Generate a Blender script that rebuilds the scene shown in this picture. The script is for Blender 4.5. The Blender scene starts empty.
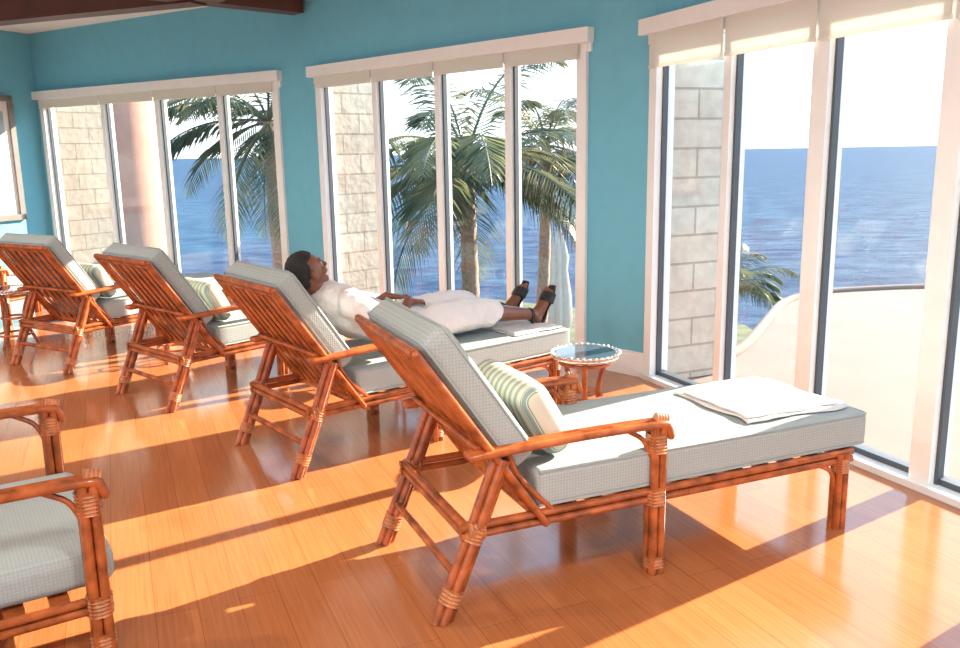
import bpy, bmesh, math, random
from mathutils import Vector, Matrix, noise
random.seed(7)
scene=bpy.context.scene
COL=scene.collection

# ------------------------------------------------------------------ materials
def new_mat(name):
    m=bpy.data.materials.new(name); m.use_nodes=True
    nt=m.node_tree; b=nt.nodes.get('Principled BSDF')
    return m,nt,b
def simple(name,col,rough=.5,metal=0,noise_amt=0.06,scale=8,bump=0,bscale=60,spec=.5):
    m,nt,b=new_mat(name)
    b.inputs['Roughness'].default_value=rough; b.inputs['Metallic'].default_value=metal
    b.inputs['Specular IOR Level'].default_value=spec
    tc=nt.nodes.new('ShaderNodeTexCoord'); n=nt.nodes.new('ShaderNodeTexNoise')
    n.inputs['Scale'].default_value=scale; n.inputs['Detail'].default_value=4
    nt.links.new(tc.outputs['Object'],n.inputs['Vector'])
    r=nt.nodes.new('ShaderNodeValToRGB')
    r.color_ramp.elements[0].position=.3; r.color_ramp.elements[1].position=.7
    r.color_ramp.elements[0].color=tuple(max(0,c*(1-noise_amt)) for c in col)+(1,)
    r.color_ramp.elements[1].color=tuple(min(1,c*(1+noise_amt)) for c in col)+(1,)
    nt.links.new(n.outputs['Fac'],r.inputs['Fac']); nt.links.new(r.outputs['Color'],b.inputs['Base Color'])
    if bump:
        n2=nt.nodes.new('ShaderNodeTexNoise'); n2.inputs['Scale'].default_value=bscale
        nt.links.new(tc.outputs['Object'],n2.inputs['Vector'])
        bp=nt.nodes.new('ShaderNodeBump'); bp.inputs['Strength'].default_value=bump; bp.inputs['Distance'].default_value=.01
        nt.links.new(n2.outputs['Fac'],bp.inputs['Height']); nt.links.new(bp.outputs['Normal'],b.inputs['Normal'])
    return m
M={}
M['teal']=simple('blue_paint',(.155,.50,.66),.7,noise_amt=.03,bump=.05)
M['white']=simple('white_paint',(.86,.87,.86),.6,noise_amt=.02)
M['cream']=simple('cream_frame',(.84,.88,.87),.4,noise_amt=.02)
M['dark']=simple('dark_gasket',(.07,.09,.11),.4)
M['beam']=simple('beam_wood',(.085,.024,.015),.45,noise_amt=.3,scale=5)
M['rattan']=simple('rattan_cane',(.36,.090,.023),.19,noise_amt=.5,scale=14,bump=.10,bscale=40)
M['rattan2']=simple('rattan_slat',(.41,.105,.028),.19,noise_amt=.42,scale=9)
M['wrap']=simple('cane_wrap',(.46,.165,.058),.30,noise_amt=.4,scale=30)
M['towel']=simple('white_towel',(.70,.69,.67),.95,noise_amt=.03,bump=.4,bscale=180)
M['robe']=simple('white_robe',(.72,.72,.72),.9,noise_amt=.03,bump=.3,bscale=120)
M['skin']=simple('brown_skin',(.19,.068,.036),.38,noise_amt=.12,scale=12)
M['hair']=simple('black_hair',(.010,.008,.008),.6,noise_amt=.3,scale=60,bump=.8,bscale=150)
M['shoe']=simple('black_leather',(.010,.010,.012),.25)
M['eye']=simple('eye_white',(.6,.58,.54),.3)
M['iris']=simple('dark_iris',(.015,.008,.005),.2)
M['lip']=simple('lip_skin',(.16,.045,.035),.4)
M['silver']=simple('hammered_silver',(.72,.72,.70),.25,metal=1,bump=.4,bscale=90)
M['tabtop']=simple('dark_glass_top',(.05,.08,.11),.06)
M['terr']=simple('pink_concrete',(.150,.117,.102),.9,noise_amt=.05,scale=2)
M['curb']=simple('pink_curb',(.155,.115,.098),.9,noise_amt=.05,scale=2)
M['pink']=simple('pink_stucco',(.46,.25,.19),.9,noise_amt=.10,scale=3,bump=.3,bscale=30)
M['trunk']=simple('palm_trunk',(.28,.20,.15),.9,noise_amt=.3,scale=20,bump=.8,bscale=20)
M['umb']=simple('umbrella_canvas',(.50,.47,.43),.9)
M['ground']=simple('garden_ground',(.07,.09,.04),.95,noise_amt=.4,scale=2)
M['art']=simple('art_print',(.45,.55,.58),.6,noise_amt=.5,scale=3)
M['silverframe']=simple('grey_frame',(.22,.21,.20),.4)

def leaf_mat():
    m,nt,b=new_mat('palm_leaf')
    tc=nt.nodes.new('ShaderNodeTexCoord'); n=nt.nodes.new('ShaderNodeTexNoise'); n.inputs['Scale'].default_value=1.5
    nt.links.new(tc.outputs['Object'],n.inputs['Vector'])
    r=nt.nodes.new('ShaderNodeValToRGB'); r.color_ramp.elements[0].position=.35; r.color_ramp.elements[1].position=.65
    r.color_ramp.elements[0].color=(.055,.085,.045,1); r.color_ramp.elements[1].color=(.19,.19,.10,1)
    nt.links.new(n.outputs['Fac'],r.inputs['Fac']); nt.links.new(r.outputs['Color'],b.inputs['Base Color'])
    b.inputs['Roughness'].default_value=.4
    t=nt.nodes.new('ShaderNodeBsdfTranslucent'); nt.links.new(r.outputs['Color'],t.inputs['Color'])
    mx=nt.nodes.new('ShaderNodeMixShader'); mx.inputs[0].default_value=.45
    out=nt.nodes['Material Output']
    nt.links.new(b.outputs[0],mx.inputs[1]); nt.links.new(t.outputs[0],mx.inputs[2]); nt.links.new(mx.outputs[0],out.inputs[0])
    return m
M['leaf']=leaf_mat()

def fabric(name,col):
    m,nt,b=new_mat(name)
    b.inputs['Roughness'].default_value=.9; b.inputs['Base Color'].default_value=col+(1,)
    b.inputs['Specular IOR Level'].default_value=.2
    tc=nt.nodes.new('ShaderNodeTexCoord')
    v=nt.nodes.new('ShaderNodeTexVoronoi'); v.inputs['Scale'].default_value=85; v.inputs['Randomness'].default_value=.15
    nt.links.new(tc.outputs['Object'],v.inputs['Vector'])
    r=nt.nodes.new('ShaderNodeValToRGB')
    r.color_ramp.elements[0].color=tuple(min(1,c*1.06) for c in col)+(1,); r.color_ramp.elements[1].color=tuple(c*.78 for c in col)+(1,)
    r.color_ramp.elements[1].position=.75
    nt.links.new(v.outputs['Distance'],r.inputs['Fac']); nt.links.new(r.outputs['Color'],b.inputs['Base Color'])
    bp=nt.nodes.new('ShaderNodeBump'); bp.invert=True; bp.inputs['Strength'].default_value=.45; bp.inputs['Distance'].default_value=.004
    nt.links.new(v.outputs['Distance'],bp.inputs['Height']); nt.links.new(bp.outputs['Normal'],b.inputs['Normal'])
    return m
M['fabric']=fabric('pale_waffle_fabric',(.40,.455,.445))
M['piping']=simple('piping',(.31,.36,.355),.8)

def stripes():
    m,nt,b=new_mat('striped_pillow_fabric')
    b.inputs['Roughness'].default_value=.9
    tc=nt.nodes.new('ShaderNodeTexCoord'); w=nt.nodes.new('ShaderNodeTexWave'); w.bands_direction='Y'
    w.inputs['Scale'].default_value=7.5
    nt.links.new(tc.outputs['Object'],w.inputs['Vector'])
    r=nt.nodes.new('ShaderNodeValToRGB'); r.color_ramp.interpolation='CONSTANT'
    e=r.color_ramp.elements; e[0].color=(.58,.57,.47,1); e[1].position=.45; e[1].color=(.18,.26,.16,1)
    x=e.new(.62); x.color=(.56,.55,.46,1); x=e.new(.80); x.color=(.22,.32,.32,1)
    nt.links.new(w.outputs['Fac'],r.inputs['Fac']); nt.links.new(r.outputs['Color'],b.inputs['Base Color'])
    return m
M['stripe']=stripes()

def floor_mat():
    m,nt,b=new_mat('bamboo_floor')
    tc=nt.nodes.new('ShaderNodeTexCoord'); mp=nt.nodes.new('ShaderNodeMapping'); mp.inputs['Rotation'].default_value=(0,0,math.radians(-113))
    nt.links.new(tc.outputs['Object'],mp.inputs['Vector'])
    br=nt.nodes.new('ShaderNodeTexBrick'); br.inputs['Scale'].default_value=1
    br.inputs['Brick Width'].default_value=1.5; br.inputs['Row Height'].default_value=.145; br.inputs['Mortar Size'].default_value=.0012
    br.inputs['Color1'].default_value=(.44,.158,.056,1); br.inputs['Color2'].default_value=(.39,.132,.045,1); br.inputs['Mortar'].default_value=(.24,.075,.025,1)
    br.offset=.37
    nt.links.new(mp.outputs['Vector'],br.inputs['Vector'])
    mp2=nt.nodes.new('ShaderNodeMapping'); mp2.inputs['Scale'].default_value=(1.2,40,1)
    nt.links.new(mp.outputs['Vector'],mp2.inputs['Vector'])
    n=nt.nodes.new('ShaderNodeTexNoise'); n.inputs['Scale'].default_value=2.5; n.inputs['Detail'].default_value=5
    nt.links.new(mp2.outputs['Vector'],n.inputs['Vector'])
    r=nt.nodes.new('ShaderNodeValToRGB'); r.color_ramp.elements[0].position=.3;r.color_ramp.elements[1].position=.7
    r.color_ramp.elements[0].color=(.84,.84,.84,1); r.color_ramp.elements[1].color=(1.1,1.1,1.1,1)
    nt.links.new(n.outputs['Fac'],r.inputs['Fac'])
    mx=nt.nodes.new('ShaderNodeMix'); mx.data_type='RGBA'; mx.blend_type='MULTIPLY'; mx.inputs[0].default_value=1
    nt.links.new(br.outputs['Color'],mx.inputs[6]); nt.links.new(r.outputs['Color'],mx.inputs[7])
    nt.links.new(mx.outputs[2],b.inputs['Base Color'])
    b.inputs['Roughness'].default_value=.16; b.inputs['Specular IOR Level'].default_value=.85
    return m
M['floor']=floor_mat()

def stone_mat(name,k):
    m,nt,b=new_mat(name)
    tc=nt.nodes.new('ShaderNodeTexCoord')
    br=nt.nodes.new('ShaderNodeTexBrick'); br.inputs['Scale'].default_value=1
    br.inputs['Brick Width'].default_value=.42; br.inputs['Row Height'].default_value=.2; br.inputs['Mortar Size'].default_value=.009
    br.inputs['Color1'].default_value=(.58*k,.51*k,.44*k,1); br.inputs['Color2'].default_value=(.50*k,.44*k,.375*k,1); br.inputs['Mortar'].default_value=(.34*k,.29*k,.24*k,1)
    nt.links.new(tc.outputs['UV'],br.inputs['Vector'])
    n=nt.nodes.new('ShaderNodeTexNoise'); n.inputs['Scale'].default_value=12; n.inputs['Detail'].default_value=8
    nt.links.new(tc.outputs['Object'],n.inputs['Vector'])
    mx=nt.nodes.new('ShaderNodeMix'); mx.data_type='RGBA'; mx.blend_type='OVERLAY'; mx.inputs[0].default_value=.3
    nt.links.new(br.outputs['Color'],mx.inputs[6]); nt.links.new(n.outputs['Fac'],mx.inputs[7])
    nt.links.new(mx.outputs[2],b.inputs['Base Color']); b.inputs['Roughness'].default_value=.95
    bp=nt.nodes.new('ShaderNodeBump'); bp.inputs['Strength'].default_value=.5; bp.inputs['Distance'].default_value=.02
    nt.links.new(n.outputs['Fac'],bp.inputs['Height']); nt.links.new(bp.outputs['Normal'],b.inputs['Normal'])
    return m
M['stone']=stone_mat('limestone_blocks',1.0); M['stone_b']=stone_mat('limestone_blocks_sun_dimmed',.68); M['stone_c']=stone_mat('limestone_blocks_sun_dimmed_more',.46)  # same limestone; colour darkened in two copies where strong sun bleaches the fins

def sea_mat():
    m,nt,b=new_mat('sea_water')
    tc=nt.nodes.new('ShaderNodeTexCoord'); mp=nt.nodes.new('ShaderNodeMapping'); mp.inputs['Scale'].default_value=(.5,1.3,1); mp.inputs['Rotation'].default_value=(0,0,.35)
    nt.links.new(tc.outputs['Object'],mp.inputs['Vector'])
    n=nt.nodes.new('ShaderNodeTexNoise'); n.inputs['Scale'].default_value=.35; n.inputs['Detail'].default_value=11; n.inputs['Roughness'].default_value=.72
    nt.links.new(mp.outputs['Vector'],n.inputs['Vector'])
    r=nt.nodes.new('ShaderNodeValToRGB'); r.color_ramp.elements[0].position=.38; r.color_ramp.elements[1].position=.66
    r.color_ramp.elements[0].color=(.006,.028,.075,1); r.color_ramp.elements[1].color=(.052,.105,.175,1)
    nt.links.new(n.outputs['Fac'],r.inputs['Fac']); nt.links.new(r.outputs['Color'],b.inputs['Base Color'])
    b.inputs['Roughness'].default_value=.6; b.inputs['Specular IOR Level'].default_value=.05
    bp=nt.nodes.new('ShaderNodeBump'); bp.inputs['Strength'].default_value=.8; bp.inputs['Distance'].default_value=.8
    nt.links.new(n.outputs['Fac'],bp.inputs['Height']); nt.links.new(bp.outputs['Normal'],b.inputs['Normal'])
    return m
M['sea']=sea_mat()

def glass_mat():
    m,nt,b=new_mat('window_glass')
    nt.nodes.remove(b)
    t=nt.nodes.new('ShaderNodeBsdfTransparent'); t.inputs[0].default_value=(.97,.98,.98,1)
    g=nt.nodes.new('ShaderNodeBsdfGlossy'); g.inputs['Roughness'].default_value=.02
    mx=nt.nodes.new('ShaderNodeMixShader'); mx.inputs[0].default_value=.03
    nt.links.new(t.outputs[0],mx.inputs[1]); nt.links.new(g.outputs[0],mx.inputs[2])
    nt.links.new(mx.outputs[0],nt.nodes['Material Output'].inputs[0]); return m
M['glass']=glass_mat()
def blind_mat():
    m,nt,b=new_mat('blind_fabric')
    b.inputs['Base Color'].default_value=(.84,.85,.80,1); b.inputs['Roughness'].default_value=.9
    t=nt.nodes.new('ShaderNodeBsdfTranslucent'); t.inputs[0].default_value=(.86,.86,.80,1)
    mx=nt.nodes.new('ShaderNodeMixShader'); mx.inputs[0].default_value=.35
    w=nt.nodes.new('ShaderNodeTexNoise'); w.inputs['Scale'].default_value=200
    bp=nt.nodes.new('ShaderNodeBump'); bp.inputs['Strength'].default_value=.2; bp.inputs['Distance'].default_value=.002
    nt.links.new(w.outputs['Fac'],bp.inputs['Height']); nt.links.new(bp.outputs['Normal'],b.inputs['Normal'])
    nt.links.new(b.outputs[0],mx.inputs[1]); nt.links.new(t.outputs[0],mx.inputs[2])
    nt.links.new(mx.outputs[0],nt.nodes['Material Output'].inputs[0]); return m
M['blind']=blind_mat()

# ------------------------------------------------------------------ mesh builder
def V(*a): return Vector(a)
def spline(pts,n=6):
    pts=[Vector(p) for p in pts]
    if len(pts)<3: return pts
    P=[2*pts[0]-pts[1]]+pts+[2*pts[-1]-pts[-2]]; out=[]
    for i in range(1,len(P)-2):
        p0,p1,p2,p3=P[i-1],P[i],P[i+1],P[i+2]
        for k in range(n):
            t=k/n
            out.append(.5*((2*p1)+(-p0+p2)*t+(2*p0-5*p1+4*p2-p3)*t*t+(-p0+3*p1-3*p2+p3)*t**3))
    out.append(pts[-1]); return out
class MB:
    def __init__(s): s.v=[];s.f=[]
    def add(s,vs,fs):
        o=len(s.v); s.v+= [tuple(x) for x in vs]; s.f+=[tuple(i+o for i in f) for f in fs]
    def tube(s,pts,r,seg=8,smooth=0,cap=True,ry=None,side=None):
        pts=[Vector(p) for p in pts]
        n0=len(pts)
        rs=list(r) if hasattr(r,'__len__') else [r]*n0
        rys=(list(ry) if hasattr(ry,'__len__') else [ry]*n0) if ry is not None else rs
        if smooth and n0>2:
            q=spline(pts,smooth)
            def interp(a):
                o=[]
                for i in range(n0-1):
                    for k in range(smooth): o.append(a[i]+(a[i+1]-a[i])*k/smooth)
                o.append(a[-1]); return o
            rs=interp(rs); rys=interp(rys); pts=q
        if cap=='round':
            d0=(pts[0]-pts[1]).normalized(); d1=(pts[-1]-pts[-2]).normalized()
            pre=[];prr=[];pry=[];post=[];por=[];poy=[]
            for a in (80,55,28):
                a=math.radians(a)
                pre.append(pts[0]+d0*rs[0]*math.sin(a)); prr.append(rs[0]*math.cos(a)); pry.append(rys[0]*math.cos(a))
            for a in (28,55,80):
                a=math.radians(a)
                post.append(pts[-1]+d1*rs[-1]*math.sin(a)); por.append(rs[-1]*math.cos(a)); poy.append(rys[-1]*math.cos(a))
            pts=pre+pts+post; rs=prr+rs+por; rys=pry+rys+poy
        n=len(pts); vs=[];fs=[]
        t=(pts[1]-pts[0]).normalized()
        if side is not None: a=Vector(side)
        else: a=V(0,0,1) if abs(t.z)<.9 else V(1,0,0)
        x=(a-t*a.dot(t)).normalized()
        for i in range(n):
            tt=(pts[min(i+1,n-1)]-pts[max(i-1,0)]).normalized()
            x=(x-tt*x.dot(tt)).normalized(); y=tt.cross(x)
            for k in range(seg):
                an=2*math.pi*k/seg
                vs.append(pts[i]+x*math.cos(an)*rs[i]+y*math.sin(an)*rys[i])
        for i in range(n-1):
            for k in range(seg):
                k2=(k+1)%seg
                fs.append((i*seg+k,i*seg+k2,(i+1)*seg+k2,(i+1)*seg+k))
        if cap:
            fs.append(tuple(range(seg-1,-1,-1))); fs.append(tuple((n-1)*seg+k for k in range(seg)))
        s.add(vs,fs)
    def box(s,c,h,R=None):
        c=Vector(c); vs=[]
        for x in(-1,1):
            for y in(-1,1):
                for z in(-1,1):
                    p=V(x*h[0],y*h[1],z*h[2]); 
                    if R: p=R@p
                    vs.append(c+p)
        s.add(vs,[(0,1,3,2),(4,6,7,5),(0,4,5,1),(2,3,7,6),(0,2,6,4),(1,5,7,3)])
    def ell(s,c,rad,R=None,nu=16,nv=10,fn=None):
        c=Vector(c);vs=[];fs=[]
        for i in range(nv+1):
            th=math.pi*i/nv
            for j in range(nu):
                ph=2*math.pi*j/nu
                p=V(math.sin(th)*math.cos(ph),math.sin(th)*math.sin(ph),math.cos(th))
                if fn: p=fn(p)
                p=V(p.x*rad[0],p.y*rad[1],p.z*rad[2])
                if R: p=R@p
                vs.append(c+p)
        for i in range(nv):
            for j in range(nu):
                j2=(j+1)%nu
                fs.append((i*nu+j,(i+1)*nu+j,(i+1)*nu+j2,i*nu+j2))
        s.add(vs,fs)
    def soft(s,c,size,r,puff=0,R=None,nm=8,wob=0):
        h=[x/2 for x in size]; c=Vector(c)
        def ticks(hh):
            rr=min(r,hh*.98)
            a=[-hh+rr*k/4 for k in range(4)]
            b=[-hh+rr+(2*hh-2*rr)*k/nm for k in range(nm+1)]
            e=[hh-rr+rr*k/4 for k in range(1,5)]
            return a+b+e
        T=[ticks(x) for x in h]
        def fx(p):
            q=V(*[max(-(h[i]-min(r,h[i]*.98)),min(h[i]-min(r,h[i]*.98),p[i])) for i in range(3)])
            d=p-q
            if d.length>1e-6: p=q+d.normalized()*min(r,h[2]*.98)
            z=p.z*(1+puff*(1-(p.x/h[0])**2)*(1-(p.y/h[1])**2))
            if wob: z+=wob*noise.noise(V(p.x*5+c.x*3,p.y*5,c.z))
            p=V(p.x,p.y,z)
            return c+(R@p if R else p)
        for ax in range(3):
            u,v=[i for i in range(3) if i!=ax]
            for sg in(-1,1):
                vs=[];fs=[]
                nu,nv=len(T[u]),len(T[v])
                for a in T[u]:
                    for b in T[v]:
                        p=[0,0,0];p[ax]=sg*h[ax];p[u]=a;p[v]=b; vs.append(fx(V(*p)))
                for i in range(nu-1):
                    for j in range(nv-1):
                        q=(i*nv+j,(i+1)*nv+j,(i+1)*nv+j+1,i*nv+j+1)
                        fs.append(q)
                s.add(vs,fs)
    def lathe(s,c,prof,seg=24):
        c=Vector(c);vs=[];fs=[]
        for r,z in prof:
            for k in range(seg):
                a=2*math.pi*k/seg; vs.append(c+V(r*math.cos(a),r*math.sin(a),z))
        for i in range(len(prof)-1):
            for k in range(seg):
                k2=(k+1)%seg; fs.append((i*seg+k,i*seg+k2,(i+1)*seg+k2,(i+1)*seg+k))
        fs.append(tuple(range(seg-1,-1,-1))); fs.append(tuple((len(prof)-1)*seg+k for k in range(seg)))
        s.add(vs,fs)
    def obj(s,name,mat,parent=None,smooth=True,merge=True,norm=True):
        me=bpy.data.meshes.new(name); me.from_pydata(s.v,[],s.f)
        bm=bmesh.new(); bm.from_mesh(me)
        if merge: bmesh.ops.remove_doubles(bm,verts=bm.verts,dist=1e-5)
        if norm: bmesh.ops.recalc_face_normals(bm,faces=bm.faces)
        bm.to_mesh(me); bm.free()
        me.materials.append(M[mat])
        if smooth:
            me.polygons.foreach_set('use_smooth',[True]*len(me.polygons))
            try: me.set_sharp_from_angle(angle=math.radians(50))
            except Exception: pass
        o=bpy.data.objects.new(name,me); COL.objects.link(o)
        if parent: o.parent=parent
        return o
def empty(name,loc=(0,0,0),rz=0):
    e=bpy.data.objects.new(name,None); e.location=loc; e.rotation_euler=(0,0,rz); e.empty_display_size=.1; COL.objects.link(e); return e

# ------------------------------------------------------------------ room shell
A=(-5.6,11.2);B=(-1.72,8.78);C=(.86,6.2);D=(1.19,5.87);E=(2.77,2.19);F=(3.15,-1.8);G=(1.5,-4);H=(-4,-4);I=(-8,-1);J=(-8,6.4)
CEIL=3.15; TH=.15
def frame(P,Q):
    P=V(*P,0);Q=V(*Q,0); d=(Q-P); L=d.length; d.normalize(); n=V(-d.y,d.x,0); return P,d,n,L
def sbox(mb,P,Q,s0,s1,z0,z1,n0,n1):
    p,d,n,L=frame(P,Q)
    R=Matrix((d,n,V(0,0,1))).transposed()
    c=p+d*(s0+s1)/2+n*(n0+n1)/2+V(0,0,(z0+z1)/2)
    mb.box(c,(abs(s1-s0)/2,abs(n1-n0)/2,abs(z1-z0)/2),R)
def wall(name,P,Q,ops,mat='teal',e0=.0,e1=.0):
    mb=MB(); L=frame(P,Q)[3]; s=-e0
    for a,b,z0,z1 in ops:
        sbox(mb,P,Q,s,a,0,CEIL,0,TH)
        if z0>0.01: sbox(mb,P,Q,a,b,0,z0,0,TH)
        sbox(mb,P,Q,a,b,z1,CEIL,0,TH); s=b
    sbox(mb,P,Q,s,L+e1,0,CEIL,0,TH)
    return mb.obj(name,mat,smooth=False)
ML=[.14,1.34,2.33,3.36,4.2]; MM=[.29,1.14,1.98,2.79,3.52]; MR=[.03,.76,1.48,2.25,3.02]; ME=[.4,1.3,2.2,3.1]
ZT=2.36
wall('wall_northwest',A,B,[(ML[0]-.03,ML[-1]+.03,0,ZT)],e0=.1)
wall('wall_north',B,C,[(MM[0]-.03,MM[-1]+.03,0,ZT)])
wall('wall_pier',C,D,[])
wall('wall_northeast',D,E,[(MR[0]-.03,MR[-1]+.03,0,ZT)])
wall('wall_east',E,F,[(ME[0]-.03,ME[-1]+.03,0,ZT)])
wall('wall_southeast',F,G,[],'white')
wall('wall_south',G,H,[(.6,4.9,.3,2.7)],'white')  # unseen openings here and in next two walls, added for sky fill
wall('wall_southwest',H,I,[(.5,4.5,.3,2.7)],'white')
wall('wall_west',I,J,[(.8,6.6,.3,2.7)],'white')
wall('wall_left',J,A,[],'teal')
poly=[A,B,C,D,E,F,G,H,I,J]
def slab(name,pts,z0,z1,mat,parent=None):
    mb=MB(); n=len(pts); vs=[(x,y,z0) for x,y in pts]+[(x,y,z1) for x,y in pts]
    fs=[tuple(range(n)),tuple(range(2*n-1,n-1,-1))]+[(i,(i+1)%n,n+(i+1)%n,n+i) for i in range(n)]
    mb.add(vs,fs); return mb.obj(name,mat,parent,smooth=False)
slab('floor',poly,-.12,0,'floor')
def offs(pts,d):
    c=V(sum(p[0] for p in pts)/len(pts),sum(p[1] for p in pts)/len(pts)); o=[]
    for p in pts:
        q=V(*p)-c; q=q+q.normalized()*d; o.append((q.x+c.x,q.y+c.y))
    return o
slab('ceiling',offs(poly,.2),CEIL,CEIL+.15,'white')
def beam(name,a,b,w=.2,z0=2.93):
    mb=MB(); sbox(mb,a,b,0,(V(*a)-V(*b)).length,z0,CEIL,-w/2,w/2); mb.obj(name,'beam',smooth=False)
beam('ceiling_beam',(-6.9,9.75),(-2.45,7.97),.22)
beam('ceiling_beam',(-4.6,6.1),(-1.72,8.74),.2,2.95)
beam('ceiling_beam',(-2.35,7.88),(1.0,3.2),.22)
def bb(name,P,Q,s0,s1):
    mb=MB(); sbox(mb,P,Q,s0,s1,0,.15,-.02,0); sbox(mb,P,Q,s0,s1,.15,.175,-.012,0); mb.obj(name,'cream',smooth=False)
bb('baseboard_pier',C,D,-.02,frame(C,D)[3]+.01)
bb('baseboard_north',B,C,MM[-1]+.04,frame(B,C)[3]); bb('baseboard_north',B,C,.0,MM[0]-.04)
bb('baseboard_northwest',A,B,ML[-1]+.04,frame(A,B)[3]); bb('baseboard_left',J,A,0,frame(J,A)[3])
bb('baseboard_northeast',D,E,MR[-1]+.04,frame(D,E)[3])

def window(n,P,Q,ms,zb,dark=1,wides=()):
    e=empty('window_%d'%n)
    fr=MB();dk=MB();gl=MB()
    s0,s1=ms[0]-.03,ms[-1]+.03
    sbox(fr,P,Q,s0-.05,s1+.05,ZT-.08,ZT,-.02,.12)
    sbox(fr,P,Q,s0-.03,s1+.03,0,.035,-.05,.14)
    sbox(dk,P,Q,s0+.03,s1-.03,.035,.065,.03,.09)
    for i,m in enumerate(ms):
        w=.030 if i not in wides else .055
        if i==0: sbox(fr,P,Q,m-.045,m+.035,0,ZT,-.03,.12)
        elif i==len(ms)-1: sbox(fr,P,Q,m-.04,m+.045,0,ZT,-.03,.12)
        else: sbox(fr,P,Q,m-w,m+w,.03,ZT,-.015,.11)
        if i>0: sbox(dk,P,Q,m-w-.012,m-w,.03,ZT-.06,.02,.06)
        if i<len(ms)-1: sbox(dk,P,Q,m+w,m+w+.018,.03,ZT-.06,.02,.06)
    for i in range(len(ms)-1):
        sbox(gl,P,Q,ms[i]+.03,ms[i+1]-.03,.05,ZT-.05,.048,.054)
    fr.obj('frame',"cream",e,False); dk.obj('gaskets','dark',e,False); gl.obj('glass_panes','glass',e,False)
    va=MB(); sbox(va,P,Q,s0-.09,s1+.06,2.34,2.44,-.075,0); va.obj('blind_valance','cream',e,False)
    bl=MB()
    for i in range(len(ms)-1):
        sbox(bl,P,Q,ms[i]+(.012 if i else -.02),ms[i+1]-.012,zb,2.36,-.052,-.048)
        sbox(bl,P,Q,ms[i]+(.012 if i else -.02),ms[i+1]-.012,zb-.02,zb,-.057,-.043)
    bl.obj('blind_panels','blind',e,False)
window(1,A,B,ML,2.25); window(2,B,C,MM,2.25); window(3,D,E,MR,2.14,wides=(2,3)); window(4,E,F,ME,2.15)

def fin(P,Q,s,length,th,zlo=-.045,mat='stone'):
    p,d,n,L=frame(P,Q)
    a=p+d*s+n*(TH+.005)
    mb=MB(); R=Matrix((d,n,V(0,0,1))).transposed()
    zh=3.12
    mb.box(a-d*th/2+n*length/2+V(0,0,(zlo+zh)/2),(th/2,length/2,(zh-zlo)/2),R)
    o=mb.obj('stone_buttress',mat,smooth=False)
    me=o.data; uv=me.uv_layers.new(name='UVMap')
    for pl in me.polygons:
        nn=pl.normal
        for li in pl.loop_indices:
            co=me.vertices[me.loops[li].vertex_index].co
            hcoord=co.dot(n) if abs(nn.dot(d))>.5 else co.dot(d)
            uv.data[li].uv=(hcoord,co.z)
    return o
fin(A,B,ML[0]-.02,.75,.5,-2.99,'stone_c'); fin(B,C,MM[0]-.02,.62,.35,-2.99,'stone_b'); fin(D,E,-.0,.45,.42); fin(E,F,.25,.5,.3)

pic=empty('framed_picture'); mb=MB(); L=frame(J,A)[3]
s1=L-.36; s0=L-1.6
sbox(mb,J,A,s0,s1,.86,.93,-.04,0);sbox(mb,J,A,s0,s1,2.31,2.38,-.04,0);sbox(mb,J,A,s0,s0+.07,.86,2.38,-.04,0);sbox(mb,J,A,s1-.07,s1,.86,2.38,-.04,0)
mb.obj('frame','silverframe',pic,False)
mb=MB(); sbox(mb,J,A,s0+.07,s1-.07,.93,2.31,-.015,-.001); mb.obj('mat_board','white',pic,False)
mb=MB(); sbox(mb,J,A,s0+.17,s1-.14,1.05,2.19,-.02,-.015); mb.obj('print','art',pic,False)

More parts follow.
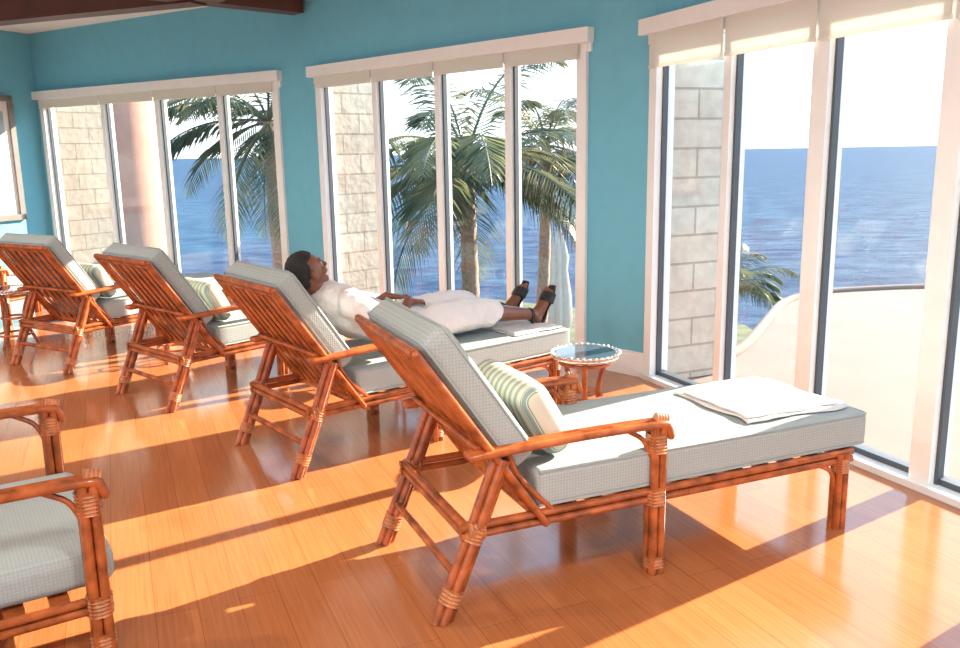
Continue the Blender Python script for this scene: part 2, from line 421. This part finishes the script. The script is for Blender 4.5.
# ------------------------------------------------------------------ chaise
def wrap(mb,a,b,r,turns=7,seg=10,ry=None):
    a=Vector(a);b=Vector(b);pts=[];rs=[]
    n=turns*3
    for i in range(n+1):
        pts.append(a.lerp(b,i/n)); rs.append(r*(1.0+.06*math.cos(2*math.pi*i/3)))
    mb.tube(pts,rs,seg,ry=[x*(ry or r)/r for x in rs])
W=.74
BT=(-.065,.965); BB=(.40,.29)
def chaise_frame(e,W=W,length=1.86,seat=1.80,arm=True,rz=.335):
    mb=MB();wr=MB();sl=MB()
    dzr=rz-.325
    for w in (.03,W-.03):
        top=V(.235,w,.565)
        for ow in (-.018,.018):
            mb.tube([(0,w+ow,0),(.12,w+ow,.28),(.235,w+ow,.565)],.0165,8)
        mb.tube([(-.022,w,0),(.098,w,.285),(.212,w,.57)],.0165,8)
        mb.tube([(.026,w,0),(.14,w,.27),(.255,w,.555)],.0165,8)
        for t in (.12,.5): 
            a=V(0,w,0).lerp(top,t); wrap(wr,a,a+V(.022,0,.05),.038,4)
        for dz in (0,-.032):
            mb.tube([(.08,w,rz+dz),(length,w,rz+dz)],.0155,8)
        wrap(wr,(.10,w,rz-.017),(.16,w,rz-.017),.036,4)
        zb=BB[1]+dzr
        for ow in (-.014,.014):
            mb.tube([(BB[0],w+ow,zb),((BB[0]+BT[0])/2,w+ow,(zb+BT[1])/2),(BT[0],w+ow,BT[1])],.015,8,cap='round')
        if arm:
            for ow in (-.024,0,.024):
                mb.tube([(.12,w+ow,.59),(.5,w+ow,.602),(.86,w+ow,.60),(.905,w+ow,.588),(.92,w+ow,.55)],.0155,8,smooth=3,cap='round')
            wrap(wr,(.86,w,.598),(.91,w,.585),.043,4,ry=.022)
            for ox in (-.017,.017):
                for ow in (-.017,.017):
                    mb.tube([(.872+ox,w+ow,0),(.872+ox,w+ow,.59)],.0175,8)
            wrap(wr,(.872,w,.49),(.872,w,.565),.040,6); wrap(wr,(.872,w,rz-.05),(.872,w,rz+.015),.041,5); wrap(wr,(.872,w,.03),(.872,w,.07),.039,3)
            mb.tube([(.852,w,.46),(.815,w,.54),(.74,w,.59)],.010,7,smooth=4)
            mb.tube([(.26,w,.575),(.31,w,.47),(.43,w,rz+.01)],.012,7,smooth=4)
        if seat>1:
            for ox in (-.016,.016):
                for ow in (-.014,.014):
                    mb.tube([(seat+ox,w+ow,0),(seat+ox,w+ow,rz)],.0155,8)
            wrap(wr,(seat,w,rz-.08),(seat,w,rz-.02),.035,5)
            mb.tube([(seat-.02,w,.16),(seat-.05,w,.26),(seat-.16,w,rz-.02)],.011,7,smooth=4)
    def cross(x,z,rr=.0155,a=.03,b=W-.03): mb.tube([(x,a,z),(x,b,z)],rr,8)
    for x,z in ((.10,rz),(.10,rz-.033),(.06,.165),(BB[0],rz-.03),(.872,rz-.03),(length,rz),(length,rz-.034)): cross(x,z)
    cross(BT[0],BT[1],.018); cross(BT[0]+.018,BT[1]-.028,.013); cross(BB[0]-.015,BB[1]+.02+dzr,.017); cross(.15,.61,.011)
    x=.5
    while x<length-.05:
        sl.box((x,W/2,rz-.003),(.03,W/2-.04,.008)); x+=.13
    cnt=8
    for i in range(cnt):
        w=.085+(W-.17)*i/(cnt-1)
        p0=V(BB[0]-.013,w,BB[1]+.02+dzr); p1=V(BT[0]+.006,w,BT[1]-.008)
        sl.tube([p0,p1],.021,8,ry=.009,side=(0,1,0))
    mb.obj('rattan_frame','rattan',e); wr.obj('cane_wrapping','wrap',e); sl.obj('back_slats','rattan2',e)

BU=V(BT[0]-BB[0],0,BT[1]-BB[1]).normalized(); BN=V(BU.z,0,-BU.x)
BR=Matrix((BU,V(0,1,0),BN)).transposed()
def bp(t,h,w,dz=0): return V(BB[0],w,BB[1]+dz)+BU*t+BN*h
def chaise(origin,ang,pillow=False,name='chaise_lounge'):
    e=empty(name,(origin[0],origin[1],0),math.radians(ang))
    chaise_frame(e)
    mb=MB(); mb.soft((1.155,W/2,.425),(1.57,W-.05,.145),.028,.06,nm=16); mb.obj('seat_mattress','fabric',e)
    pp=MB()
    for z in (.363,.488):
        x0,x1,y0,y1=.38,1.938,.028,W-.028
        pp.tube([(x0,y0,z),(x1-.03,y0,z),(x1-.008,y0+.008,z),(x1,y0+.03,z),(x1,y1-.03,z),(x1-.008,y1-.008,z),(x1-.03,y1,z),(x0,y1,z)],.0055,6)
    mb=MB(); mb.soft(bp(.53,.085,W/2),(.60,W-.07,.125),.042,.15,BR,nm=12); mb.obj('back_cushion','fabric',e)
    for h in (.04,.13):
        pp.tube([bp(.26,h,.040),bp(.80,h,.040),bp(.825,h,.065),bp(.825,h,W-.065),bp(.80,h,W-.040),bp(.26,h,W-.040)],.0055,6)
    pp.obj('piping','piping',e)
    if pillow:
        po=MB()
        uu=V(-.50,0,.866); nn=V(.866,0,.50); R2=Matrix((uu,V(0,1,0),nn)).transposed()
        po.soft((0,0,0),(.30,.50,.12),.055,.35,None,nm=10)
        o=po.obj('striped_pillow','stripe',e); o.matrix_local=Matrix.Translation(V(.455,W/2-.03,.645))@R2.to_4x4()
    return e
c1=chaise((-.14,2.66),22.9,True)
c2=chaise((-.92,4.04),38.7)
c3=chaise((-1.97,5.22),48.3,True)
c4=chaise((-3.11,6.24),59,True)
c5=chaise((-4.75,7.05),68,False)

def towel(name,parent,x0,x1,y0,y1,z,seed):
    tw=empty(name); tw.matrix_world=parent.matrix_basis.copy()
    for lay in range(2):
        mb=MB();nx,ny=34,34;vs=[];fs=[]
        for i in range(nx+1):
            for j in range(ny+1):
                a=i/nx;b=j/ny
                x=x0+(x1-x0)*(a if lay==0 else .04+a*.9); y=y0+(y1-y0)*(b if lay==0 else .05+b*.88)
                x+=.03*noise.noise(V(b*3+seed,lay,0)); y+=.025*noise.noise(V(a*3+seed,lay,5))
                zz=z+.003+lay*.009+.006*abs(noise.noise(V(x*9,y*9,seed)))+.008*max(0,noise.noise(V(x*4+y*5,y*2,seed+3)))
                vs.append((x,y,zz))
        for i in range(nx):
            for j in range(ny):
                q=i*(ny+1)+j; fs.append((q,q+ny+1,q+ny+2,q+1))
        mb.add(vs,fs); o=mb.obj('layer_%d'%(lay+1),'towel',tw); so=o.modifiers.new('s','SOLIDIFY'); so.thickness=.006; so.offset=1
    return tw
towel('folded_towel',c1,1.36,1.90,.10,.60,.4995,3)
towel('folded_towel',c2,1.50,1.89,.06,.60,.4985,8)

# ------------------------------------------------------------------ armchair lower left
def armchair(origin,ang,W=1.03):
    e=empty('rattan_armchair',(origin[0],origin[1],0),math.radians(ang))
    chaise_frame(e,W=W,length=.90,seat=.8,rz=.19)
    mb=MB(); mb.soft((.64,W/2,.272),(.60,W-.16,.135),.045,.08,nm=12); mb.obj('seat_cushion','fabric',e)
    mb=MB(); mb.soft(bp(.50,.095,W/2,-.07),(.62,W-.12,.13),.045,.15,BR,nm=12); mb.obj('back_cushion','fabric',e)
    return e
dirv=V(math.cos(math.radians(32.8)),math.sin(math.radians(32.8)))
nrm=V(-dirv.y,dirv.x)
o0=V(-1.26,2.55)-dirv*.872-nrm*.03
armchair((o0.x,o0.y),32.8)

# ------------------------------------------------------------------ side tables
def side_table(x,y,rad=.19,h=.5):
    e=empty('side_table',(x,y,0))
    mb=MB(); mb.lathe((0,0,0),[(rad*.9,h-.004),(rad*.9,h+.004)],40); mb.obj('glass_top','tabtop',e)
    rm=MB()
    pts=[V(math.cos(2*math.pi*k/40)*rad*.94,math.sin(2*math.pi*k/40)*rad*.94,h-.004) for k in range(41)]
    rm.tube(pts,.012,8,cap=False)
    for k in range(36):
        a=2*math.pi*k/36; rm.ell((math.cos(a)*rad,math.sin(a)*rad,h+.002),(.010,.010,.010),nu=8,nv=6)
    rm.lathe((0,0,0),[(rad*.92,h-.03),(rad*.98,h-.02),(rad*.95,h-.006)],36)
    rm.obj('silver_rim','silver',e)
    lg=MB()
    for k in range(3):
        a=2*math.pi*k/3+.4; c,s=math.cos(a),math.sin(a)
        lg.tube([(c*rad*.75,s*rad*.75,h-.03),(c*rad*.45,s*rad*.45,h*.5),(c*rad*.9,s*rad*.9,0)],.014,8,smooth=6)
    for z,f in ((h*.5,.5),(.10,.72),(h-.05,.76)):
        lg.tube([V(math.cos(2*math.pi*k/24)*rad*f,math.sin(2*math.pi*k/24)*rad*f,z) for k in range(25)],.010,7,cap=False)
    lg.obj('cane_legs','rattan',e)
side_table(.58,4.59); side_table(-.55,6.0); side_table(-2.45,6.66,.17); side_table(-4.1,7.35)

# ------------------------------------------------------------------ person on chaise 2
per=empty('reclining_woman'); per.matrix_world=c2.matrix_basis.copy()
wc=.36
body=MB()
hc=V(.295,wc,.985); up=V(-.52,0,.854).normalized(); fd=V(.854,0,.52).normalized(); sd=V(0,1,0)
HR=Matrix((sd,fd,up)).transposed()
def Hp(x,y,z): return hc+HR@V(x,y,z)
def headfn(p):
    q=p.copy()
    if p.z<0:
        k=1+.25*p.z; q.x*=k; q.y*= (1+.12*p.z) if p.y<0 else 1.0
    return q
body.ell(hc,(.074,.094,.112),HR,28,20,headfn)
body.ell(Hp(0,.052,-.085),(.034,.035,.028),HR)
body.tube([Hp(0,.090,.020),Hp(0,.100,-.002),Hp(0,.109,-.022)],[.008,.010,.013],8,cap='round')
body.ell(Hp(.013,.098,-.027),(.009,.009,.007),HR,10,6); body.ell(Hp(-.013,.098,-.027),(.009,.009,.007),HR,10,6)
body.tube([Hp(-.022,.086,-.050),Hp(0,.095,-.050),Hp(.022,.086,-.050)],.006,8,cap='round')
for sx in(-1,1):
    body.ell(Hp(sx*.080,-.002,-.008),(.010,.020,.032),HR,12,8)
    body.ell(Hp(sx*.042,.062,-.028),(.024,.024,.024),HR,10,8)
    body.tube([Hp(sx*.052,.074,.026),Hp(sx*.030,.087,.032),Hp(sx*.012,.089,.028)],.007,8,cap='round')
body.tube([Hp(0,-.02,-.06),(.365,wc,.875),(.41,wc,.83)],[.052,.055,.075],14,smooth=3,cap='round')
body.tube([(.43,wc,.80),(.51,wc,.74),(.65,wc,.67),(.80,wc,.63),(.92,wc,.61)],[.095,.11,.09,.09,.095],18,smooth=3,cap='round',ry=[.15,.155,.13,.145,.15],side=(0,0,1))
arms={-1:[(.45,wc-.170,.82),(.68,wc-.235,.665),(.87,wc-.09,.770)],1:[(.45,wc+.170,.82),(.70,wc+.225,.67),(.83,wc+.07,.785)]}
for sx,(a,b,c) in arms.items():
    body.tube([a,b,c],[.048,.038,.027],12,smooth=5,cap='round')
    a,b,c=map(Vector,(a,b,c)); d=(c-b).normalized(); d=(d+V(.35,0,-.55)).normalized(); up_=V(0,0,1); sdv=d.cross(up_).normalized(); nv=sdv.cross(d).normalized()
    body.tube([c,c+d*.05,c+d*.085],[.026,.017,.014],12,cap='round',ry=[.024,.040,.038],side=nv)
    for k,(off,ln) in enumerate(((-.030,.062),(-.010,.076),(.010,.072),(.029,.056))):
        p0=c+d*.082+sdv*off
        p1=p0+d*ln*.45+nv*.002+sdv*off*.25; p2=p1+d*ln*.32-nv*.010; p3=p2+d*ln*.22-nv*.014
        body.tube([p0,p1,p2,p3],[.0095,.0090,.0084,.0075],8,smooth=2,cap='round')
    s2=sdv*(1 if sx<0 else -1)
    tb=c+d*.03+s2*.030
    body.tube([tb,tb+d*.028+s2*.022,tb+d*.055+s2*.028-nv*.006],[.013,.0115,.009],8,smooth=2,cap='round')
LEGS=((-1,(1.37,wc-.11,.655),(1.80,wc-.14,.575)),(1,(1.34,wc+.09,.68),(1.765,wc+.10,.585)))
def footgeo(sx,a):
    fdir=V(.50,sx*-.05,.86).normalized(); heel=a+V(.030,0,-.026)
    nn=V(0,1,0).cross(fdir).normalized()
    if nn.x<0: nn=-nn
    return fdir,heel,nn
for sx,knee,ank in LEGS:
    hip=V(.92,wc+sx*.085,.605); k=Vector(knee); a=Vector(ank)
    body.tube([hip,hip.lerp(k,.5)+V(0,0,.01),k,k.lerp(a,.3)-V(0,0,.008),k.lerp(a,.7),a],[.085,.075,.056,.056,.042,.034],14,smooth=4,cap='round')
    fdir,heel,nn=footgeo(sx,a)
    body.ell(heel,(.034,.030,.036),None,12,8)
    body.tube([a,heel+fdir*.06-nn*.012,heel+fdir*.12+nn*.004,heel+fdir*.175+nn*.012],[.033,.034,.026,.016],12,smooth=3,cap='round',ry=[.031,.034,.040,.042],side=nn)
    body.tube([heel,heel+fdir*.06+nn*.010,heel+fdir*.15+nn*.012],[.030,.022,.018],12,smooth=3,cap='round',ry=[.028,.030,.042],side=nn)
    for t in range(5):
        off=(t-2)*.0165; ln=(.040,.034,.031,.027,.022)[t] if sx>0 else (.022,.027,.031,.034,.040)[t]
        p=heel+fdir*.175+V(0,off,0)+nn*.012; rr=.012 if ln>.038 else .0092
        body.tube([p,p+fdir*ln],[rr,rr*.85],8,cap='round')
bo=body.obj('body','skin',per)
rm=bo.modifiers.new('r','REMESH'); rm.mode='VOXEL'; rm.voxel_size=.0045; rm.use_smooth_shade=True
sm=bo.modifiers.new('s','SMOOTH'); sm.factor=.5; sm.iterations=3
ey=MB();ir=MB()
for sx in(-1,1): ey.ell(Hp(sx*.030,.078,.010),(.013,.010,.007),HR,12,8); ir.ell(Hp(sx*.030,.0855,.009),(.0055,.004,.0055),HR,10,6)
ey.obj('eyes','eye',per); ir.obj('irises','iris',per)
lp=MB(); lp.tube([Hp(-.022,.089,-.047),Hp(0,.100,-.046),Hp(.022,.089,-.047)],[.003,.006,.003],8,smooth=3,cap='round')
lp.tube([Hp(-.019,.089,-.055),Hp(0,.099,-.057),Hp(.019,.089,-.055)],[.003,.006,.003],8,smooth=3,cap='round'); lp.obj('lips','lip',per)
hr=MB()
def hairfn(p):
    q=p.copy()
    if p.y>.15 and p.z<.55: q*= .80
    if p.z<.22 and p.y>-.32: q*=.86
    if p.z<-.35: q*=.86
    return q*(1+.03*noise.noise(p*6))
hr.ell(Hp(0,-.014,.014),(.086,.104,.118),HR,48,34,hairfn)
hr.ell(Hp(0,-.105,-.02),(.042,.032,.042),HR,16,12)
ho=hr.obj('hair','hair',per)
rb=MB()
rb.tube([(.41,wc,.815),(.48,wc,.765),(.63,wc,.69),(.80,wc,.645),(.94,wc,.625),(1.10,wc,.62),(1.26,wc,.615),(1.44,wc,.60)],
        [.115,.135,.118,.112,.115,.10,.088,.072],24,smooth=4,cap='round',ry=[.175,.195,.175,.185,.20,.205,.205,.20],side=(0,0,1))
for sx,(a,b,c) in arms.items():
    a,b,c=map(Vector,(a,b,c)); 
    rb.tube([a+V(.0,-.02*sx,0),a,a.lerp(b,.5),b,b.lerp(c,.40)],[.078,.080,.078,.074,.066],16,smooth=4,cap='round')
for sx,knee,ank in LEGS:
    hip=V(.92,wc+sx*.085,.615);k=Vector(knee);a=Vector(ank)
    rb.tube([hip,hip.lerp(k,.5)+V(0,0,.012),k,k.lerp(a,.22)],[.105,.098,.080,.076],14,smooth=4,cap='round')
rb.tube([(.345,wc-.06,.845),(.37,wc-.075,.875),(.43,wc-.06,.90),(.51,wc,.875)],.022,8,smooth=4,cap='round')
rb.tube([(.345,wc+.06,.845),(.37,wc+.075,.875),(.43,wc+.06,.90),(.51,wc,.875)],.022,8,smooth=4,cap='round')
ro=rb.obj('robe','robe',per)
rm=ro.modifiers.new('r','REMESH'); rm.mode='VOXEL'; rm.voxel_size=.008; rm.use_smooth_shade=True
sm=ro.modifiers.new('s','SMOOTH'); sm.factor=.5; sm.iterations=4
tx=bpy.data.textures.new('wrinkles','CLOUDS'); tx.noise_scale=.08; tx.noise_depth=3
dp=ro.modifiers.new('d','DISPLACE'); dp.texture=tx; dp.strength=.03; dp.mid_level=.42; dp.texture_coords='LOCAL'
sh=MB()
for sx,knee,ank in LEGS:
    a=Vector(ank); fdir,heel,nn=footgeo(sx,a)
    sole=heel+nn*.036
    sh.tube([sole-fdir*.035,sole+fdir*.02,sole+fdir*.08+nn*-.001,sole+fdir*.16-nn*.003,sole+fdir*.235-nn*.010],[.011,.012,.010,.011,.009],14,smooth=3,cap='round',ry=[.026,.034,.030,.048,.034],side=nn)
    sh.tube([sole-fdir*.015,sole+nn*.030-fdir*.02],[.022,.014],12)
    def band(t0,h0,wd,cover,t1=None):
        for q in range(8):
            f_=q/7; pts=[]
            t=t0+cover*f_
            for k in range(13):
                an=math.pi*k/12; pts.append(sole+fdir*t+V(0,1,0)*math.cos(an)*wd-nn*math.sin(an)*(h0-.012*f_))
            sh.tube(pts,.0072,8)
    band(.125,.066,.048,.055)
    for q in range(3):
        pts=[a-(a-Vector(knee)).normalized()*(.03+.006*q)+V(0,1,0)*math.cos(2*math.pi*k/16)*.038+V(0,0,1)*math.sin(2*math.pi*k/16)*.038 for k in range(17)]
        sh.tube(pts,.006,8,cap=False)
    sh.tube([sole-fdir*.03,sole-nn*.035-fdir*.050,a-(a-Vector(knee)).normalized()*.03+V(0,0,-.036)],.010,8,smooth=4)
sh.obj('sandals','shoe',per)

# ------------------------------------------------------------------ outside
mb=MB(); mb.add([(-3000,-1500,-9),(4000,-1500,-9),(4000,6000,-9),(-3000,6000,-9)],[(0,1,2,3)]); mb.obj('sea','sea',smooth=False)
te=empty('terrace')
out=[(1.36,5.98),(1.75,6.35),(2.16,6.87),(2.55,7.6),(2.9,8.3),(3.25,8.95),(3.7,9.45),(4.3,9.7),(5.6,9.8),(8.5,9.4),(11.5,6),(12.5,0),(10,-5),(3.4,-3),(3.32,-1.8),(2.93,2.2)]
sp=[(p.x,p.y) for p in spline([V(x,y,0) for x,y in out[:13]],5)]+out[13:]
slab('paving',sp,-.6,-.05,'terr',te)
mb=MB(); mb.tube([V(x,y,-.05) for x,y in sp[6:48]],.05,10); mb.obj('curb','curb',te)
gp=[(-16,14),(-8,26),(0,27),(7,22),(7,10.2),(3,9.2),(1.6,7),(1.0,6.6),(-1.5,9.2),(-5.4,11.6)]
slab('garden_ground',gp,-3.4,-3.0,'ground')
mb=MB(); mb.lathe((-5.75,14.2,0),[(.72,-3),(.60,0),(.54,1.5),(.50,3),(.48,5.5)],28); mb.obj('pink_stucco_column','pink')
um=empty('closed_patio_umbrella',(1.84,19.5,-3))
mb=MB(); mb.lathe((0,0,0),[(.03,0),(.03,2.9)],12); mb.lathe((0,0,0),[(.28,0),(.28,.06),(.05,.1)],20); mb.obj('pole','cream',um)
mb=MB(); prof=[(.22,.45),(.28,.7),(.26,1.3),(.18,1.9),(.21,2.2),(.12,2.6),(.03,2.85)]
vs=[];fs=[];seg=32
for r_,z in prof:
    for k in range(seg):
        a=2*math.pi*k/seg; rr=r_*(1+.18*math.cos(8*a)); vs.append((rr*math.cos(a),rr*math.sin(a),z))
for i in range(len(prof)-1):
    for k in range(seg):
        k2=(k+1)%seg; fs.append((i*seg+k,i*seg+k2,(i+1)*seg+k2,(i+1)*seg+k))
mb.add(vs,fs); mb.obj('canopy','umb',um)

def palm(name,x,y,z0,zc,rad,nf,seed,trunk_r=.13,lean=(0,0),els=(70,50,30,10,-10,-30)):
    random.seed(seed)
    e=empty(name,(x,y,z0)); h=zc-z0
    if h>.3:
        tb=MB(); n=26; pts=[];rs=[]
        for i in range(n+1):
            t=i/n; pts.append(V(lean[0]*(1-t)**2,lean[1]*(1-t)**2,h*t)); rs.append(trunk_r*(1.25-.35*t)*(1.0+.07*(i%2)))
        tb.tube(pts,rs,12); tb.obj('trunk','trunk',e)
    lf=MB()
    for k in range(nf):
        az=2*math.pi*k/nf+random.uniform(-.25,.25); el=random.choice(els)+random.uniform(-8,8)
        L=rad*random.uniform(.85,1.15); d=V(math.cos(az),math.sin(az),0)
        p=V(0,0,h); ang=math.radians(el); N=26; pts=[p.copy()]
        for i in range(N):
            p=p+(d*math.cos(ang)+V(0,0,1)*math.sin(ang))*L/N; ang-=math.radians(70+max(0,el)*.5)/N*(.4+1.2*i/N); ang=max(ang,math.radians(-85)); pts.append(p.copy())
        lf.tube(pts,[.022*(1-.85*i/N)*rad/2.2 for i in range(N+1)],5)
        side=V(-d.y,d.x,0)
        for i in range(3,N):
            for sub in (0,.5):
                q=pts[i].lerp(pts[min(i+1,N)],sub); t=(i+sub)/N
                td=(pts[i]-pts[i-1]).normalized()
                ll=rad*.28*math.sin(math.pi*min(1,(t*.9+.12)))**.7
                for sg in(-1,1):
                    ld=(side*sg*.85+td*.62-V(0,0,1)*random.uniform(.12,.5)).normalized()
                    m_=q+ld*ll*.5; en=q+ld*ll*random.uniform(.85,1.05)-V(0,0,ll*random.uniform(.12,.35))
                    wv=td*.013*rad/2.2
                    lf.add([q-wv*.6,q+wv*.6,m_+wv,en,m_-wv],[(0,1,2,3,4)])
    lf.obj('fronds','leaf',e,smooth=False,merge=False,norm=False)
    return e
palm('palm_tree',-.15,12.6,-3,1.45,2.75,19,3,.12,(.1,.2))
palm('palm_tree',1.25,15.6,-3,1.7,2.1,16,9,.10,(-.2,.2),(65,50,35,15,-5))
palm('palm_tree',-4.35,18.3,-3,2.3,3.1,22,5,.15,(.2,0))
palm('palm_shrub',2.95,10.15,-3,-.05,.90,20,12,.06,(0,0),(70,50,30,15))
palm('palm_shrub',-2.6,12.4,-3,-1.4,1.1,16,22,.06,(0,0),(60,40,20))

# ------------------------------------------------------------------ light
w=bpy.data.worlds.new('sky'); scene.world=w; w.use_nodes=True; nt=w.node_tree
bg=nt.nodes['Background']; tc=nt.nodes.new('ShaderNodeTexCoord'); sx_=nt.nodes.new('ShaderNodeSeparateXYZ'); r=nt.nodes.new('ShaderNodeValToRGB')
nt.links.new(tc.outputs['Generated'],sx_.inputs[0]); nt.links.new(sx_.outputs['Z'],r.inputs['Fac']); nt.links.new(r.outputs['Color'],bg.inputs['Color'])
e=r.color_ramp.elements; e[0].position=0; e[0].color=(.90,.94,1,1); e[1].position=.6; e[1].color=(.42,.64,.95,1)
x=e.new(.12); x.color=(.76,.88,1,1)
bg.inputs['Strength'].default_value=1.95
su=bpy.data.lights.new('sun','SUN'); su.energy=17; su.angle=math.radians(.5); su.color=(1,.86,.68)
so=bpy.data.objects.new('sun',su); COL.objects.link(so); so.location=(8,6,8)
el=math.radians(27); sd_=V(.83*math.cos(el),.56*math.cos(el),math.sin(el)).normalized()
so.rotation_euler=sd_.to_track_quat('Z','Y').to_euler()
for i,(x,y) in enumerate([(-3.5,2.5),(-1,-.5),(-5,5),(-3.5,-1.5),(.8,1.0)]):  # unseen fill lights added under the ceiling to brighten the room
    dl=empty('added_fill_light',(x,y,CEIL-.02)); 
    mb=MB(); mb.lathe((0,0,0),[(.11,-.005),(.11,.015),(.08,.015)],24); mb.obj('fill_ring','white',dl)
    l=bpy.data.lights.new('fill_lamp','AREA'); l.shape='DISK'; l.size=.18; l.energy=42; l.color=(1,.95,.88)
    lo=bpy.data.objects.new('fill_lamp',l); COL.objects.link(lo); lo.parent=dl; lo.location=(0,0,-.03)

# ------------------------------------------------------------------ camera
cam=bpy.data.cameras.new('camera'); cam.sensor_width=36; cam.lens=31.875; cam.clip_end=20000
co=bpy.data.objects.new('camera',cam); COL.objects.link(co)
th=math.atan(172/850); r_=math.radians(1.0)
R0=V(1,0,0);Fw=V(0,math.cos(th),-math.sin(th));U0=V(0,math.sin(th),math.cos(th))
Rr=math.cos(r_)*R0-math.sin(r_)*U0; Ur=math.sin(r_)*R0+math.cos(r_)*U0
m=Matrix((Rr,Ur,-Fw)).transposed().to_4x4(); m.translation=V(0,0,1.6); co.matrix_world=m
scene.camera=co
scene.view_settings.view_transform='Standard'; scene.view_settings.look='None'; scene.view_settings.exposure=.62
